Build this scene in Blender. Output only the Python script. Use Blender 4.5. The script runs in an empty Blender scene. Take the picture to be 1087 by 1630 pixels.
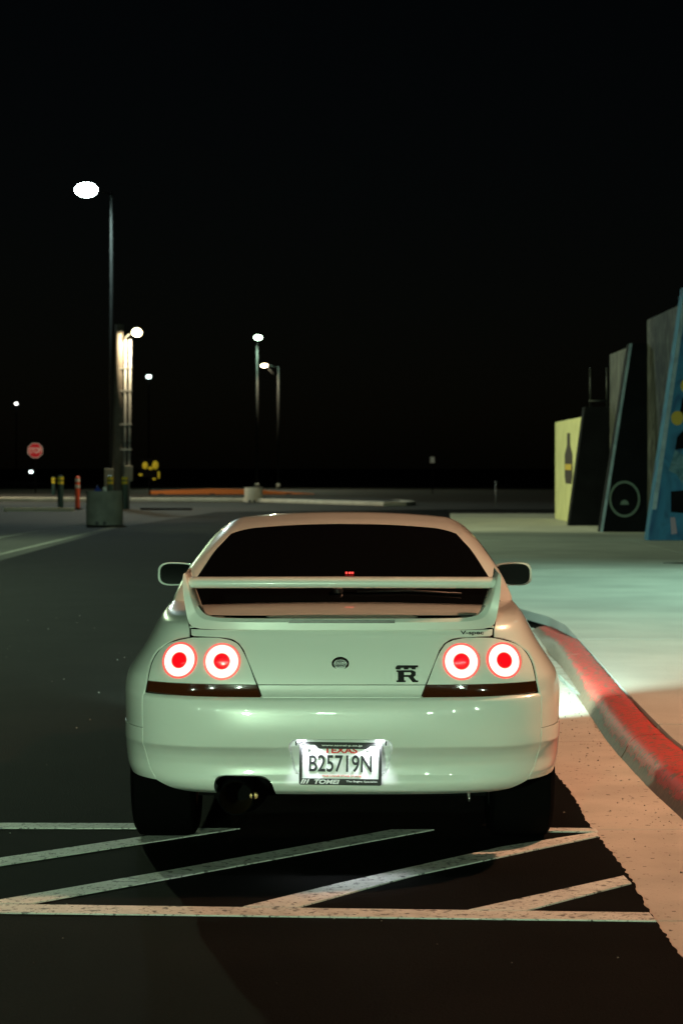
import bpy, bmesh, math, random
import numpy as np
from mathutils import Vector, Matrix
random.seed(7)
R = math.radians
SC = bpy.context.scene
COL = SC.collection

# ---------------------------------------------------------------- camera
cd = bpy.data.cameras.new('camera')
cam = bpy.data.objects.new('camera', cd); COL.objects.link(cam)
cd.sensor_fit = 'VERTICAL'; cd.sensor_height = 36.0
cd.lens = 3500 / 1630 * 36.0
cd.shift_y = -75 / 1630
cd.clip_start = 0.1; cd.clip_end = 2000
cam.location = (0, 0, 1.58); cam.rotation_euler = (R(90), 0, 0)
cd.dof.use_dof = True; cd.dof.focus_distance = 8.6; cd.dof.aperture_fstop = 6.3
SC.camera = cam

# ---------------------------------------------------------------- night sky, moon, exposure
w = bpy.data.worlds.new('World'); SC.world = w; w.use_nodes = True
nt = w.node_tree; bg = nt.nodes['Background']
sky = nt.nodes.new('ShaderNodeTexSky'); sky.sky_type = 'NISHITA'; sky.sun_disc = False
sky.sun_elevation = R(12); sky.sun_rotation = R(160)
nt.links.new(sky.outputs['Color'], bg.inputs['Color'])
bg.inputs['Strength'].default_value = 0.0003
sd = bpy.data.lights.new('moon', 'SUN'); sd.energy = 0.004; sd.angle = R(0.5); sd.color = (1, .95, .9)
so = bpy.data.objects.new('moon', sd); COL.objects.link(so); so.rotation_euler = (R(50), 0, R(160)); so.location = (0, 0, 40)
SC.view_settings.view_transform = 'Standard'; SC.view_settings.look = 'None'
SC.view_settings.exposure = 0.0; SC.view_settings.gamma = 1.0
SC.cycles.use_denoising = True
SC.cycles.max_bounces = 6
SC.cycles.sample_clamp_indirect = 12.0

# ---------------------------------------------------------------- helpers
def mat(name, col, rough=.5, metal=0, coat=0, coat_rough=.03, noise=None, bump=None, spec=None, emit=None, emit_s=0):
    m = bpy.data.materials.new(name); m.use_nodes = True
    n = m.node_tree.nodes; l = m.node_tree.links; b = n['Principled BSDF']
    b.inputs['Base Color'].default_value = (*col, 1)
    b.inputs['Roughness'].default_value = rough; b.inputs['Metallic'].default_value = metal
    if coat: b.inputs['Coat Weight'].default_value = coat; b.inputs['Coat Roughness'].default_value = coat_rough
    if spec is not None: b.inputs['Specular IOR Level'].default_value = spec
    if emit: b.inputs['Emission Color'].default_value = (*emit, 1); b.inputs['Emission Strength'].default_value = emit_s
    if noise or bump:
        tc = n.new('ShaderNodeTexCoord')
    if noise:                                   # list of (scale, other colour, lo, hi)
        prev = None
        for sc_, c2, lo, hi in noise:
            t = n.new('ShaderNodeTexNoise'); t.inputs['Scale'].default_value = sc_; t.inputs['Detail'].default_value = 6
            l.new(tc.outputs['Object'], t.inputs['Vector'])
            mr = n.new('ShaderNodeMapRange'); mr.inputs[1].default_value = lo; mr.inputs[2].default_value = hi
            l.new(t.outputs['Fac'], mr.inputs[0])
            mx = n.new('ShaderNodeMix'); mx.data_type = 'RGBA'
            l.new(mr.outputs[0], mx.inputs[0])
            if prev: l.new(prev, mx.inputs[6])
            else: mx.inputs[6].default_value = (*col, 1)
            mx.inputs[7].default_value = (*c2, 1)
            prev = mx.outputs[2]
        l.new(prev, b.inputs['Base Color'])
    if bump:                                    # (scale, strength, distance)
        t = n.new('ShaderNodeTexNoise'); t.inputs['Scale'].default_value = bump[0]; t.inputs['Detail'].default_value = 8
        t.inputs['Roughness'].default_value = .65
        l.new(tc.outputs['Object'], t.inputs['Vector'])
        bp = n.new('ShaderNodeBump'); bp.inputs['Strength'].default_value = bump[1]; bp.inputs['Distance'].default_value = bump[2]
        l.new(t.outputs['Fac'], bp.inputs['Height']); l.new(bp.outputs['Normal'], b.inputs['Normal'])
    return m

def link(name, me, m=None, parent=None, loc=None, smooth=False):
    o = bpy.data.objects.new(name, me); COL.objects.link(o)
    if m: me.materials.append(m)
    if parent: o.parent = parent
    if loc: o.location = loc
    if smooth:
        for p in me.polygons: p.use_smooth = True
    return o

def pyd(name, v, f, m=None, parent=None, smooth=False, fix=True, merge=False):
    me = bpy.data.meshes.new(name); me.from_pydata([tuple(map(float, a)) for a in v], [], f)
    bm = bmesh.new(); bm.from_mesh(me)
    if merge: bmesh.ops.remove_doubles(bm, verts=bm.verts, dist=2e-5)
    if fix: bmesh.ops.recalc_face_normals(bm, faces=bm.faces)
    bm.to_mesh(me); bm.free(); me.update()
    return link(name, me, m, parent, smooth=smooth)

def gridfaces(r, c, base=0):
    return [(base+i*c+j, base+i*c+j+1, base+(i+1)*c+j+1, base+(i+1)*c+j) for i in range(r-1) for j in range(c-1)]

def grid(name, P, m, parent=None, smooth=True, merge=False):
    r, c = P.shape[:2]
    return pyd(name, P.reshape(-1, 3), gridfaces(r, c), m, parent, smooth, merge=merge)

def bev(o, width=.01, seg=2, angle=30, smooth=True):
    b = o.modifiers.new('bevel', 'BEVEL'); b.width = width; b.segments = seg; b.limit_method = 'ANGLE'; b.angle_limit = R(angle)
    if smooth:
        for p in o.data.polygons: p.use_smooth = True
        b.harden_normals = True
    return o

def box(name, x0, x1, y0, y1, z0, z1, m, parent=None, b=0):
    v = [(x, y, z) for z in (z0, z1) for y in (y0, y1) for x in (x0, x1)]
    f = [(0,2,3,1),(4,5,7,6),(0,1,5,4),(2,6,7,3),(0,4,6,2),(1,3,7,5)]
    o = pyd(name, v, f, m, parent)
    if b: bev(o, b)
    return o

def lathe(name, prof, m, parent=None, n=32, axis='z', loc=None, smooth=True, rot=None, caps=True):
    v = []; f = []
    for r_, h in prof:
        for k in range(n):
            a = 2*math.pi*k/n
            p = (r_*math.cos(a), r_*math.sin(a), h)
            if axis == 'y': p = (p[0], h, p[1])
            if axis == 'x': p = (h, p[0], p[1])
            v.append(p)
    for i in range(len(prof)-1):
        for k in range(n):
            f.append((i*n+k, i*n+(k+1) % n, (i+1)*n+(k+1) % n, (i+1)*n+k))
    if caps: f.append(tuple(range(n))[::-1]); f.append(tuple(range((len(prof)-1)*n, len(prof)*n)))
    o = pyd(name, v, f, m, parent, False, merge=True)
    if smooth:
        me = o.data
        for p in me.polygons: p.use_smooth = True
        me.set_sharp_from_angle(angle=R(40))
    if loc: o.location = loc
    if rot: o.rotation_euler = rot
    return o

def tube(name, pts, rad, m, parent=None, n=12):
    pts = [Vector(p) for p in pts]; v = []; f = []
    for i, p in enumerate(pts):
        d = (pts[min(i+1, len(pts)-1)] - pts[max(i-1, 0)]).normalized()
        a = d.cross(Vector((0, 0, 1)) if abs(d.z) < .9 else Vector((1, 0, 0))).normalized(); b = d.cross(a)
        r_ = rad[i] if isinstance(rad, (list, tuple)) else rad
        for k in range(n):
            t = 2*math.pi*k/n; v.append(p + a*math.cos(t)*r_ + b*math.sin(t)*r_)
    for i in range(len(pts)-1):
        for k in range(n): f.append((i*n+k, i*n+(k+1) % n, (i+1)*n+(k+1) % n, (i+1)*n+k))
    f.append(tuple(range(n))[::-1]); f.append(tuple(range((len(pts)-1)*n, len(pts)*n)))
    o = pyd(name, v, f, m, parent)
    for p in o.data.polygons: p.use_smooth = len(p.vertices) == 4
    return o

def prism(name, poly, d0, d1, m, parent=None, plane='xz', b=0):
    n = len(poly); v = []
    for d in (d0, d1):
        for a, c in poly:
            v.append((a, d, c) if plane == 'xz' else (a, c, d) if plane == 'xy' else (d, a, c))
    f = [tuple(range(n)), tuple(range(n, 2*n))[::-1]] + [(i, (i+1) % n, n+(i+1) % n, n+i) for i in range(n)]
    o = pyd(name, v, f, m, parent)
    if b: bev(o, b)
    return o

def thing(name, label, cat, loc=(0, 0, 0), rz=0, group=None):
    o = bpy.data.objects.new(name, None); COL.objects.link(o); o.location = loc; o.rotation_euler = (0, 0, rz)
    return tag(o, label, cat, group)
def tag(o, label, cat, group=None):
    o['label'] = label; o['category'] = cat
    if group: o['group'] = group
    return o
def struct(o): o['kind'] = 'structure'; return o

def lamp(kind, name, loc, energy, col, aim=None, parent=None, size=.2, cone=120, blend=.5):
    d = bpy.data.lights.new(name, kind); d.energy = energy; d.color = col
    if kind == 'AREA': d.size = size
    else: d.shadow_soft_size = size
    if kind == 'SPOT': d.spot_size = R(cone); d.spot_blend = blend
    o = bpy.data.objects.new(name, d); COL.objects.link(o); o.location = loc
    if aim is not None: o.rotation_euler = (Vector(aim) - Vector(loc)).to_track_quat('-Z', 'Y').to_euler()
    if parent: o.parent = parent
    return o

def text(name, s, x, z, wd, ht, y, m, parent, thick=0, depth=.0015, shear=0):
    c = bpy.data.curves.new('lettering', 'FONT'); c.body = s; c.offset = thick; c.extrude = 0.02; c.resolution_u = 6
    t = bpy.data.objects.new('lettering', c); COL.objects.link(t)
    bpy.context.view_layer.update()
    me = bpy.data.meshes.new_from_object(t.evaluated_get(bpy.context.evaluated_depsgraph_get()))
    bpy.data.objects.remove(t); bpy.data.curves.remove(c)
    co = np.array([v.co[:] for v in me.vertices]); lo = co.min(0); hi = co.max(0)
    for v in me.vertices:
        a = (v.co.x-lo[0])/(hi[0]-lo[0]); b = (v.co.y-lo[1])/(hi[1]-lo[1]); d = (v.co.z-lo[2])/(hi[2]-lo[2])
        v.co = (x + (a-.5)*wd + (b-.5)*shear*ht, y - d*depth, z + (b-.5)*ht)
    me.materials.clear()
    return link(name, me, m, parent)

def pchip(xs, ys):
    xs = np.array(xs, float); ys = np.array(ys, float); h = np.diff(xs); dl = np.diff(ys)/h
    d = np.zeros_like(xs)
    for i in range(1, len(xs)-1):
        if dl[i-1]*dl[i] > 0:
            w1 = 2*h[i]+h[i-1]; w2 = h[i]+2*h[i-1]; d[i] = (w1+w2)/(w1/dl[i-1]+w2/dl[i])
    d[0], d[-1] = dl[0], dl[-1]
    def f(x):
        x = np.clip(np.asarray(x, float), xs[0], xs[-1]); i = np.clip(np.searchsorted(xs, x)-1, 0, len(h)-1)
        t = (x-xs[i])/h[i]
        return ((1+2*t)*(1-t)**2)*ys[i] + t*(1-t)**2*h[i]*d[i] + t*t*(3-2*t)*ys[i+1] + t*t*(t-1)*h[i]*d[i+1]
    return f

# ---------------------------------------------------------------- materials
M = {}
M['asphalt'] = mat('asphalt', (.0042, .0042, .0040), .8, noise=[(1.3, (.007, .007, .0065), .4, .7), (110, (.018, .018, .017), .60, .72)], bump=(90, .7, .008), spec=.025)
M['old_asphalt'] = mat('old_asphalt', (.036, .035, .031), .85, spec=.15, noise=[(.5, (.052, .05, .045), .35, .7), (60, (.1, .1, .09), .62, .8)], bump=(90, .5, .006))
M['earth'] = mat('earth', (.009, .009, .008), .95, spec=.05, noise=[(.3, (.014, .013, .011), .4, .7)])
M['concrete'] = mat('concrete', (.33, .315, .285), .8, noise=[(.9, (.42, .40, .36), .35, .65), (.25, (.25, .24, .22), .5, .75), (45, (.22, .21, .19), .62, .8)], bump=(70, .3, .003))
M['gutter'] = mat('gutter', (.36, .33, .29), .85, noise=[(2.0, (.46, .42, .37), .35, .65), (30, (.07, .06, .05), .655, .69), (110, (.25, .23, .2), .6, .8)], bump=(90, .35, .003))
M['stripe'] = mat('road_paint', (.62, .62, .58), .55, noise=[(9, (.45, .44, .41), .45, .75), (28, (.12, .12, .11), .58, .66), (70, (.05, .05, .045), .60, .68)], bump=(120, .6, .005))
M['worn_stripe'] = mat('worn_road_paint', (.24, .24, .22), .9, spec=.1, noise=[(6, (.14, .14, .13), .4, .7), (50, (.04, .04, .04), .6, .7)])
M['kerb_bare'] = mat('kerb_bare', (.30, .27, .23), .85, noise=[(6, (.18, .15, .12), .4, .7), (60, (.4, .37, .33), .55, .8)], bump=(60, .5, .004))
M['cream'] = mat('cream_kerb', (.68, .62, .48), .8, noise=[(2, (.54, .49, .38), .4, .7)])
M['planter'] = mat('planter_concrete', (.27, .27, .235), .9, spec=.2, noise=[(3, (.19, .19, .165), .4, .7)], bump=(30, .4, .01))
M['steel'] = mat('galvanised_steel', (.3, .3, .29), .5, metal=.3)
M['wood'] = mat('pole_wood', (.17, .15, .13), .9, spec=.1, noise=[(4, (.12, .105, .09), .4, .7)])
M['black'] = mat('black_plastic', (.012, .012, .012), .5)
M['under'] = mat('underbody', (.005, .005, .005), .9, spec=.02)
M['rubber'] = mat('rubber', (.0025, .0025, .0025), .9, spec=.02)
M['dark_pole'] = mat('weathered_pole', (.02, .022, .022), .8, spec=.1)
M['green_post'] = mat('dark_green_paint', (.015, .045, .04), .5)
M['orange_post'] = mat('orange_plastic', (.75, .09, .03), .5)
M['yellow'] = mat('reflective_yellow', (.85, .65, .02), .5)
M['red_sign'] = mat('sign_red', (.62, .02, .035), .6, spec=.1)
M['white'] = mat('white_paint', (.78, .78, .75), .5)
M['orange_bar'] = mat('orange_barrier', (.8, .22, .04), .6)
M['blue_scrap'] = mat('blue_plastic', (.03, .06, .4), .5)

# car
M['paint'] = mat('white_car_paint', (.72, .75, .70), .28, coat=1.0, coat_rough=.02, bump=(3.0, .012, .004))
M['glass'] = mat('tinted_glass', (.003, .003, .003), .03, spec=.5)
M['garnish'] = mat('dark_amber_lens', (.05, .012, .004), .08, coat=1)
M['chrome'] = mat('chrome', (.75, .75, .75), .15, metal=1)
M['tip'] = mat('burnt_titanium', (.30, .19, .09), .3, metal=1)
M['rim'] = mat('alloy', (.35, .35, .36), .3, metal=1)
M['plate'] = mat('plate_white', (.88, .88, .88), .5)
M['ink'] = mat('plate_ink', (.01, .01, .012), .5)
M['red_ink'] = mat('red_ink', (.65, .02, .02), .5)
M['badge'] = mat('black_chrome', (.02, .02, .02), .15, metal=.5, coat=1)
M['lamp_hot'] = mat('tail_lamp_hot', (.5, .02, .02), .2, emit=(1, .17, .135), emit_s=11.0)
def hot_ring():
    m = M['lamp_hot']; n = m.node_tree.nodes; l = m.node_tree.links; b = n['Principled BSDF']
    tc = n.new('ShaderNodeTexCoord'); vm = n.new('ShaderNodeVectorMath'); vm.operation = 'MULTIPLY'; vm.inputs[1].default_value = (1, 0, 1)
    ln = n.new('ShaderNodeVectorMath'); ln.operation = 'LENGTH'; l.new(tc.outputs['Object'], vm.inputs[0]); l.new(vm.outputs[0], ln.inputs[0])
    mr = n.new('ShaderNodeMapRange'); mr.inputs[1].default_value = .028; mr.inputs[2].default_value = .0645; l.new(ln.outputs['Value'], mr.inputs[0])
    cr = n.new('ShaderNodeValToRGB'); e = cr.color_ramp.elements
    e[0].position = 0; e[0].color = (.16, .004, .004, 1); e[1].position = 1; e[1].color = (.16, .022, .018, 1)
    for p, c in ((.10, (.35, .04, .03, 1)), (.22, (1, .17, .135, 1)), (.86, (1, .17, .135, 1)), (.95, (.5, .085, .07, 1))):
        k = e.new(p); k.color = c
    l.new(mr.outputs[0], cr.inputs[0]); l.new(cr.outputs[0], b.inputs['Emission Color'])
hot_ring()
M['lamp_rim'] = mat('tail_lamp_rim', (.5, .02, .02), .2, emit=(1, .14, .11), emit_s=1.0)
M['lamp_core'] = mat('tail_lamp_core', (.6, .01, .01), .06, coat=1, emit=(1, .0, .008), emit_s=.85)
M['led_red'] = mat('led_red', (.5, 0, 0), .4, emit=(1, .03, .03), emit_s=1.2)
M['gap'] = mat('panel_gap', (.002, .002, .002), .9, spec=0)
M['plate_lamp'] = mat('plate_lamp', (.9, .9, .9), .3, emit=(.85, .9, 1), emit_s=6)
M['head_lamp'] = mat('head_lamp', (.9, .9, .9), .1, emit=(.8, .95, 1), emit_s=20)
M['mirror'] = mat('mirror_glass', (.003, .003, .003), .05)

# ================================================================ GROUND
struct(box('ground', -600, 600, -200, 900, -.6, -.03, M['earth']))

def sheet(name, poly, z, m, thick=.02):
    return prism(name, poly, z-thick, z, m, plane='xy')

rnd = random.Random(3)
edge = [(1.095 + .010*math.sin(y*3.1) + rnd.uniform(-.008, .008), y) for y in np.arange(-6, 21, .035)]
edge += [(1.10, 21.42), (2.3, 21.45), (2.3, 24), (2.7, 40), (3.6, 64), (3.6, 78)]
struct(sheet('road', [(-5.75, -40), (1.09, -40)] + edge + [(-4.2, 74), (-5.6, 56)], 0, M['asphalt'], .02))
struct(sheet('old_parking_surface', [(-60, -40), (-5.755, -40), (-5.605, 56), (-4.205, 74.0), (3.6, 78.02), (14, 78.02), (14, 140), (-60, 140)], -.002, M['old_asphalt'], .02))

# gutter pans along the kerb
gut = struct(box('gutter', 1.07, 1.9, -30, 24, -.032, -.029, M['earth']))
_ft = pchip([-30, 6, 9.9, 10.8, 12.0, 14.2, 17.84, 20.1, 24], [1.56, 1.55, 1.525, 1.51, 1.515, 1.585, 1.72, 1.80, 1.86])
def foot(y): return float(_ft(y))
js = [-12, -6, -.5, 3.6, 7.65, 9.57, 12.6, 15.6, 18.7, 21.4]
for a, b in zip(js[:-1], js[1:]):
    g = .006
    ys = np.linspace(a+g, b-g, 8)
    prism('gutter_pan', [(1.05, ys[0]), (foot(ys[0])+.05, ys[0])] + [(foot(y)+.05, y) for y in ys[1:]] + [(1.05, ys[-1])], -.03, -.006, M['gutter'], gut, plane='xy', b=.004)

# painted hatching
def stripe(name, pts, label):
    o = sheet(name, pts, .006, M['stripe'], .005)
    return tag(o, label, 'road marking', 'white hatching painted on the road behind the car')
stripe('road_stripe', [(-3.2, 7.93), (-3.2, 8.06), (-1.23, 7.885), (1.08, 7.735), (1.085, 7.595), (-1.2, 7.735)], 'long white border stripe crossing the road behind the car')
stripe('road_stripe', [(-3.0, 9.70), (-.86, 9.66), (-.86, 9.53), (-3.0, 9.56)], 'white border stripe beside the car, far edge of the hatching')
stripe('road_stripe', [(.86, 9.54), (1.10, 9.53), (1.10, 9.44), (.86, 9.45)], 'short white stripe stub between the car and the gutter')
stripe('road_stripe', [(-2.3, 7.90), (-2.12, 7.90), (-1.34, 8.65), (-.44, 9.53), (-.62, 9.53), (-1.37, 8.81)], 'white diagonal hatch stripe meeting the far border beside the car')
stripe('road_stripe', [(-1.30, 7.90), (-1.12, 7.89), (-.65, 8.38), (.40, 9.5), (.22, 9.5), (-.69, 8.52)], 'white diagonal hatch stripe running under the tail pipe')
stripe('road_stripe', [(-.35, 7.84), (-.16, 7.825), (.28, 8.44), (1.09, 9.33), (1.09, 9.435), (.66, 9.07), (-.01, 8.28)], 'longest white diagonal hatch stripe, from border stripe to gutter edge')
stripe('road_stripe', [(.45, 7.785), (.65, 7.77), (1.09, 8.28), (1.08, 8.43)], 'short white diagonal hatch stripe ending at the gutter edge')

# kerb: rounded section swept along the foot line, red paint worn off its face
def red_kerb():
    m = bpy.data.materials.new('red_kerb_paint'); m.use_nodes = True
    n = m.node_tree.nodes; l = m.node_tree.links; b = n['Principled BSDF']
    tc = n.new('ShaderNodeTexCoord'); uv = n.new('ShaderNodeSeparateXYZ'); l.new(tc.outputs['UV'], uv.inputs[0])
    ns = n.new('ShaderNodeTexNoise'); ns.inputs['Scale'].default_value = 13; ns.inputs['Detail'].default_value = 10; ns.inputs['Roughness'].default_value = .7
    l.new(tc.outputs['Object'], ns.inputs['Vector'])
    a = n.new('ShaderNodeMath'); a.operation = 'MULTIPLY_ADD'; a.inputs[1].default_value = .62; l.new(ns.outputs['Fac'], a.inputs[0]); l.new(uv.outputs[0], a.inputs[2])
    mr = n.new('ShaderNodeMapRange'); mr.inputs[1].default_value = .51; mr.inputs[2].default_value = .535; l.new(a.outputs[0], mr.inputs[0])
    n2 = n.new('ShaderNodeTexNoise'); n2.inputs['Scale'].default_value = 26; n2.inputs['Detail'].default_value = 6; l.new(tc.outputs['Object'], n2.inputs['Vector'])
    m2 = n.new('ShaderNodeMapRange'); m2.inputs[1].default_value = .545; m2.inputs[2].default_value = .57; l.new(n2.outputs['Fac'], m2.inputs[0])
    # the red thins out along the far run of kerb
    oy = n.new('ShaderNodeSeparateXYZ'); l.new(tc.outputs['Object'], oy.inputs[0])
    wy = n.new('ShaderNodeMapRange'); wy.inputs[1].default_value = 13.0; wy.inputs[2].default_value = 17.0; wy.inputs[3].default_value = 0; wy.inputs[4].default_value = -.22
    l.new(oy.outputs[1], wy.inputs[0]); ad = n.new('ShaderNodeMath'); l.new(a.outputs[0], ad.inputs[0]); l.new(wy.outputs[0], ad.inputs[1]); l.new(ad.outputs[0], mr.inputs[0])
    sub = n.new('ShaderNodeMath'); sub.operation = 'SUBTRACT'; sub.use_clamp = True; l.new(mr.outputs[0], sub.inputs[0]); l.new(m2.outputs[0], sub.inputs[1])
    c1 = n.new('ShaderNodeMix'); c1.data_type = 'RGBA'; l.new(n2.outputs['Fac'], c1.inputs[0]); c1.inputs[6].default_value = (.045, .020, .013, 1); c1.inputs[7].default_value = (.22, .115, .075, 1)
    c2 = n.new('ShaderNodeMix'); c2.data_type = 'RGBA'; l.new(sub.outputs[0], c2.inputs[0]); l.new(c1.outputs[2], c2.inputs[6]); c2.inputs[7].default_value = (.42, .032, .026, 1)
    l.new(c2.outputs[2], b.inputs['Base Color']); b.inputs['Roughness'].default_value = .6
    bp = n.new('ShaderNodeBump'); bp.inputs['Strength'].default_value = .5; bp.inputs['Distance'].default_value = .004
    l.new(sub.outputs[0], bp.inputs['Height']); l.new(bp.outputs['Normal'], b.inputs['Normal'])
    return m
M['red_kerb'] = red_kerb()
kerb = struct(box('kerb', 1.62, 1.70, -30, 20, -.05, .02, M['kerb_bare']))
kprof = [(-.02, -.03), (.0, 0), (.022, .035), (.042, .068), (.062, .092), (.088, .109), (.125, .118), (.19, .121), (.245, .120), (.262, .112), (.262, -.03)]
kj = [-12, -6, .4, 3.4, 6.4, 9.3, 11.9, 13.9, 17.0, 21.0]
for a, b in zip(kj[:-1], kj[1:]):
    ys = np.linspace(a+.006, b-.006, 30); v = []; uvs = []
    for y in ys:
        h = 1.0 if y < 18.4 else max(.35, 1 - (y-18.4)/2.6)
        sl = .235/.262
        for k, (dx, z) in enumerate(kprof):
            jig = rnd.uniform(-.005, .005)
            v.append((foot(y) + dx*sl + jig*.6, y, (z*h if z > 0 else z) + jig*.4)); uvs.append(k/(len(kprof)-1))
    c = len(kprof); f = gridfaces(len(ys), c) + [tuple(range(c))[::-1], tuple(range((len(ys)-1)*c, len(ys)*c))]
    o = pyd('kerb_stone', v, f, M['red_kerb'], kerb, True)
    ul = o.data.uv_layers.new(name='uv')
    for lp in o.data.loops: ul.data[lp.index].uv = (uvs[lp.vertex_index], 0)
    o.data.set_sharp_from_angle(angle=R(50))

# pavement slabs behind the kerb
pav = struct(prism('pavement', [(2.1, -30), (40, -30), (40, 110), (3.9, 66), (2.6, 36), (2.35, 20)], -.03, .075, M['earth'], plane='xy'))
pl = lambda y: float(np.interp(y, [-30, 9.9, 11.8, 14.2, 17.84, 20.1, 21.2, 22.2, 23.5, 40, 66, 80], [1.80, 1.768, 1.76, 1.825, 1.96, 2.035, 1.98, 1.82, 1.73, 2.2, 3.25, 3.3]))
sy = [-12, -6, 0, 4, 8.2, 12.36, 18.42, 24.5, 30.5, 36.6, 42.6, 48.7, 54.7, 60.8, 66]
sx = [None, 5.6, 9.2, 12.8, 16.4, 20.0]
for a, b in zip(sy[:-1], sy[1:]):
    for k in range(5):
        ys = np.linspace(a+.012, b-.012, 30 if k == 0 else 2)
        x1 = sx[k+1]-.008
        if k == 0: poly = [(pl(y)+.004, y) for y in ys] + [(x1, ys[-1]), (x1, ys[0])]
        else: poly = [(sx[k]+.004, ys[0]), (sx[k]+.004, ys[-1]), (x1, ys[-1]), (x1, ys[0])]
        dz = rnd.uniform(-.003, .003)
        o = prism('paving_slab', poly, .03, .12+dz, M['concrete'], pav, plane='xy')

# parking lines on the old surface, far kerbs and the cross street
for pts, lb in (([(-6.20, 30), (-6.07, 30), (-5.72, 56), (-5.83, 56)], 'long white parking line along the dark road edge, ending at the concrete planter'),
                ([(-8.05, 34), (-7.92, 34), (-6.9, 59), (-7.01, 59)], 'white parking line on the pale lot, second from the dark road edge')):
    tag(sheet('parking_line', pts, .004, M['worn_stripe'], .005), lb, 'road marking')

isl = thing('traffic_island', 'long low traffic island with cream kerb across the end of the road', 'traffic island', (0, 0, 0))
prism('island_kerb', [(-40, 98), (-15, 96), (-4.2, 94), (1.6, 84.2), (2.5, 84.6), (2.9, 86), (2.4, 90), (-2, 104), (-40, 118)], -.01, .16, M['cream'], isl, plane='xy', b=.04)
prism('island_soil', [(-40, 98.4), (-15, 96.4), (-4.0, 94.5), (1.7, 85), (2.3, 86), (1.9, 90), (-2.3, 103.5), (-40, 117.5)], .15, .19, M['old_asphalt'], isl, plane='xy')
ob = thing('orange_barrier', 'long low orange barrier behind the second planter', 'barrier', (-5.5, 104, .19))
prism('barrier_rail', [(-3.6, 0), (-3.55, .16), (-.6, .26), (1.2, .24), (4.2, .03), (4.2, 0)], -.2, .2, M['orange_bar'], ob, plane='xz', b=.02)
for x in (-3.0, -.6, 1.2, 3.0): box('barrier_foot', x-.12, x+.12, -.32, .32, 0, .04, M['black'], ob)
ws = thing('wheel_stop', 'pale concrete wheel stop lying beside the bollards', 'wheel stop', (-10.3, 75, 0))
prism('stop_block', [(-.09, 0), (-.06, .12), (.06, .12), (.09, 0)], -1.2, 1.2, M['cream'], ws, plane='yz', b=.015)
for x in (-.8, .8): lathe('bolt', [(.02, .118), (.02, .13)], M['steel'], ws, n=8, loc=(x, 0, 0))
dk = thing('fallen_tyre_strip', 'dark rubber strip lying flat beyond the utility pole', 'rubber strip', (-6.3, 77, 0))
prism('strip', [(-.75, -.12), (-.5, .1), (.1, .06), (.9, .12), (1.1, -.02), (.2, -.1)], 0, .07, M['rubber'], dk, plane='xy', b=.02)

# dark triangle laid on the pavement at the right
patch = thing('dark_triangle', 'dark triangle on the pavement beside the mural', 'planting bed', (0, 0, 0))
prism('triangle_sheet', [(4.77, 32.7), (9.5, 27.4), (9.5, 33)], .112, .128, M['earth'], patch, plane='xy')

# ================================================================ STREET OBJECTS
def planter(name, label, x, y, r, h, m='planter'):
    t = thing(name, label, 'planter', (x, y, 0))
    lathe('planter_wall', [(r*.985, 0), (r, .03), (r, h-.03), (r*.985, h), (r*.86, h), (r*.85, h-.12), (.0, h-.12)], M[m], t, n=40)
    lathe('soil', [(r*.85, h-.1), (r*.5, h-.06), (0, h-.05)], M['earth'], t, n=24)
    for k in range(2):
        lathe('drain_hole', [(.05, -.02), (.05, .0)], M['black'], t, n=10, axis='y', loc=(-.15+.2*k, -r+.0, .05))
planter('concrete_planter', 'round concrete planter at the end of the white parking line', -6.25, 58.1, .485, .89)
planter('concrete_planter', 'small round concrete planter standing in front of the orange barrier', -3.72, 93.2, .39, .62, 'cream')
for nm, lb, x, m in (('rubbish_bag', 'crumpled blue bag lying in the concrete planter', -6.42, 'blue_scrap'), ('paper_cup', 'white paper cup leaning in the concrete planter', -6.2, 'white')):
    t = thing(nm, lb, nm.split('_')[1], (x, 58.0, .82))
    if m == 'white':
        lathe('cup_wall', [(.035, 0), (.05, .17), (.045, .17), (.03, .01)], M['white'], t, n=14, rot=(0, R(-14), 0)); lathe('cup_rim', [(.05, .168), (.054, .174), (.05, .18)], M['white'], t, n=14, rot=(0, R(-14), 0))
    else:
        lathe('bag_body', [(.0, 0), (.09, .02), (.11, .07), (.07, .13), (.02, .16)], M[m], t, n=9, smooth=False); lathe('bag_knot', [(.02, .155), (.04, .19), (.0, .2)], M[m], t, n=7, smooth=False)

def bollard(x, y, label, h=1.2, r=.105, body='green_post', bands=True):
    t = thing('bollard', label, 'bollard', (x, y, 0), group='bollards round the utility pole')
    lathe('post', [(r, 0), (r, h-.05), (r*.8, h-.015), (0, h)], M[body], t, n=20)
    if bands:
        for z0 in (h-.30, h-.15): lathe('reflective_band', [(r+.004, z0), (r+.004, z0+.10)], M['yellow'], t, n=20)
    else:
        lathe('base_plate', [(r*2.3, 0), (r*2.1, .03), (r*1.1, .06)], M['rubber'], t, n=20)
        for z0 in (h-.42, h-.2): lathe('reflective_band', [(r+.004, z0), (r+.004, z0+.12)], M['white'], t, n=20)
bollard(-9.94, 77.9, 'dark green bollard with two yellow bands beside the orange post')
bollard(-8.18, 77.9, 'dark green bollard with yellow bands, half behind the planter')
bollard(-7.67, 77.9, 'dark green bollard with yellow bands beside the utility pole conduits')
bollard(-9.34, 77.9, 'orange plastic post with white bands on a black base', 1.18, .085, 'orange_post', False)
bollard(-13.2, 101, 'short post with yellow bands out on the traffic island', .85, .09, 'green_post', True)
bpy.data.objects['bollard.004'].location.z = .19

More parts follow.
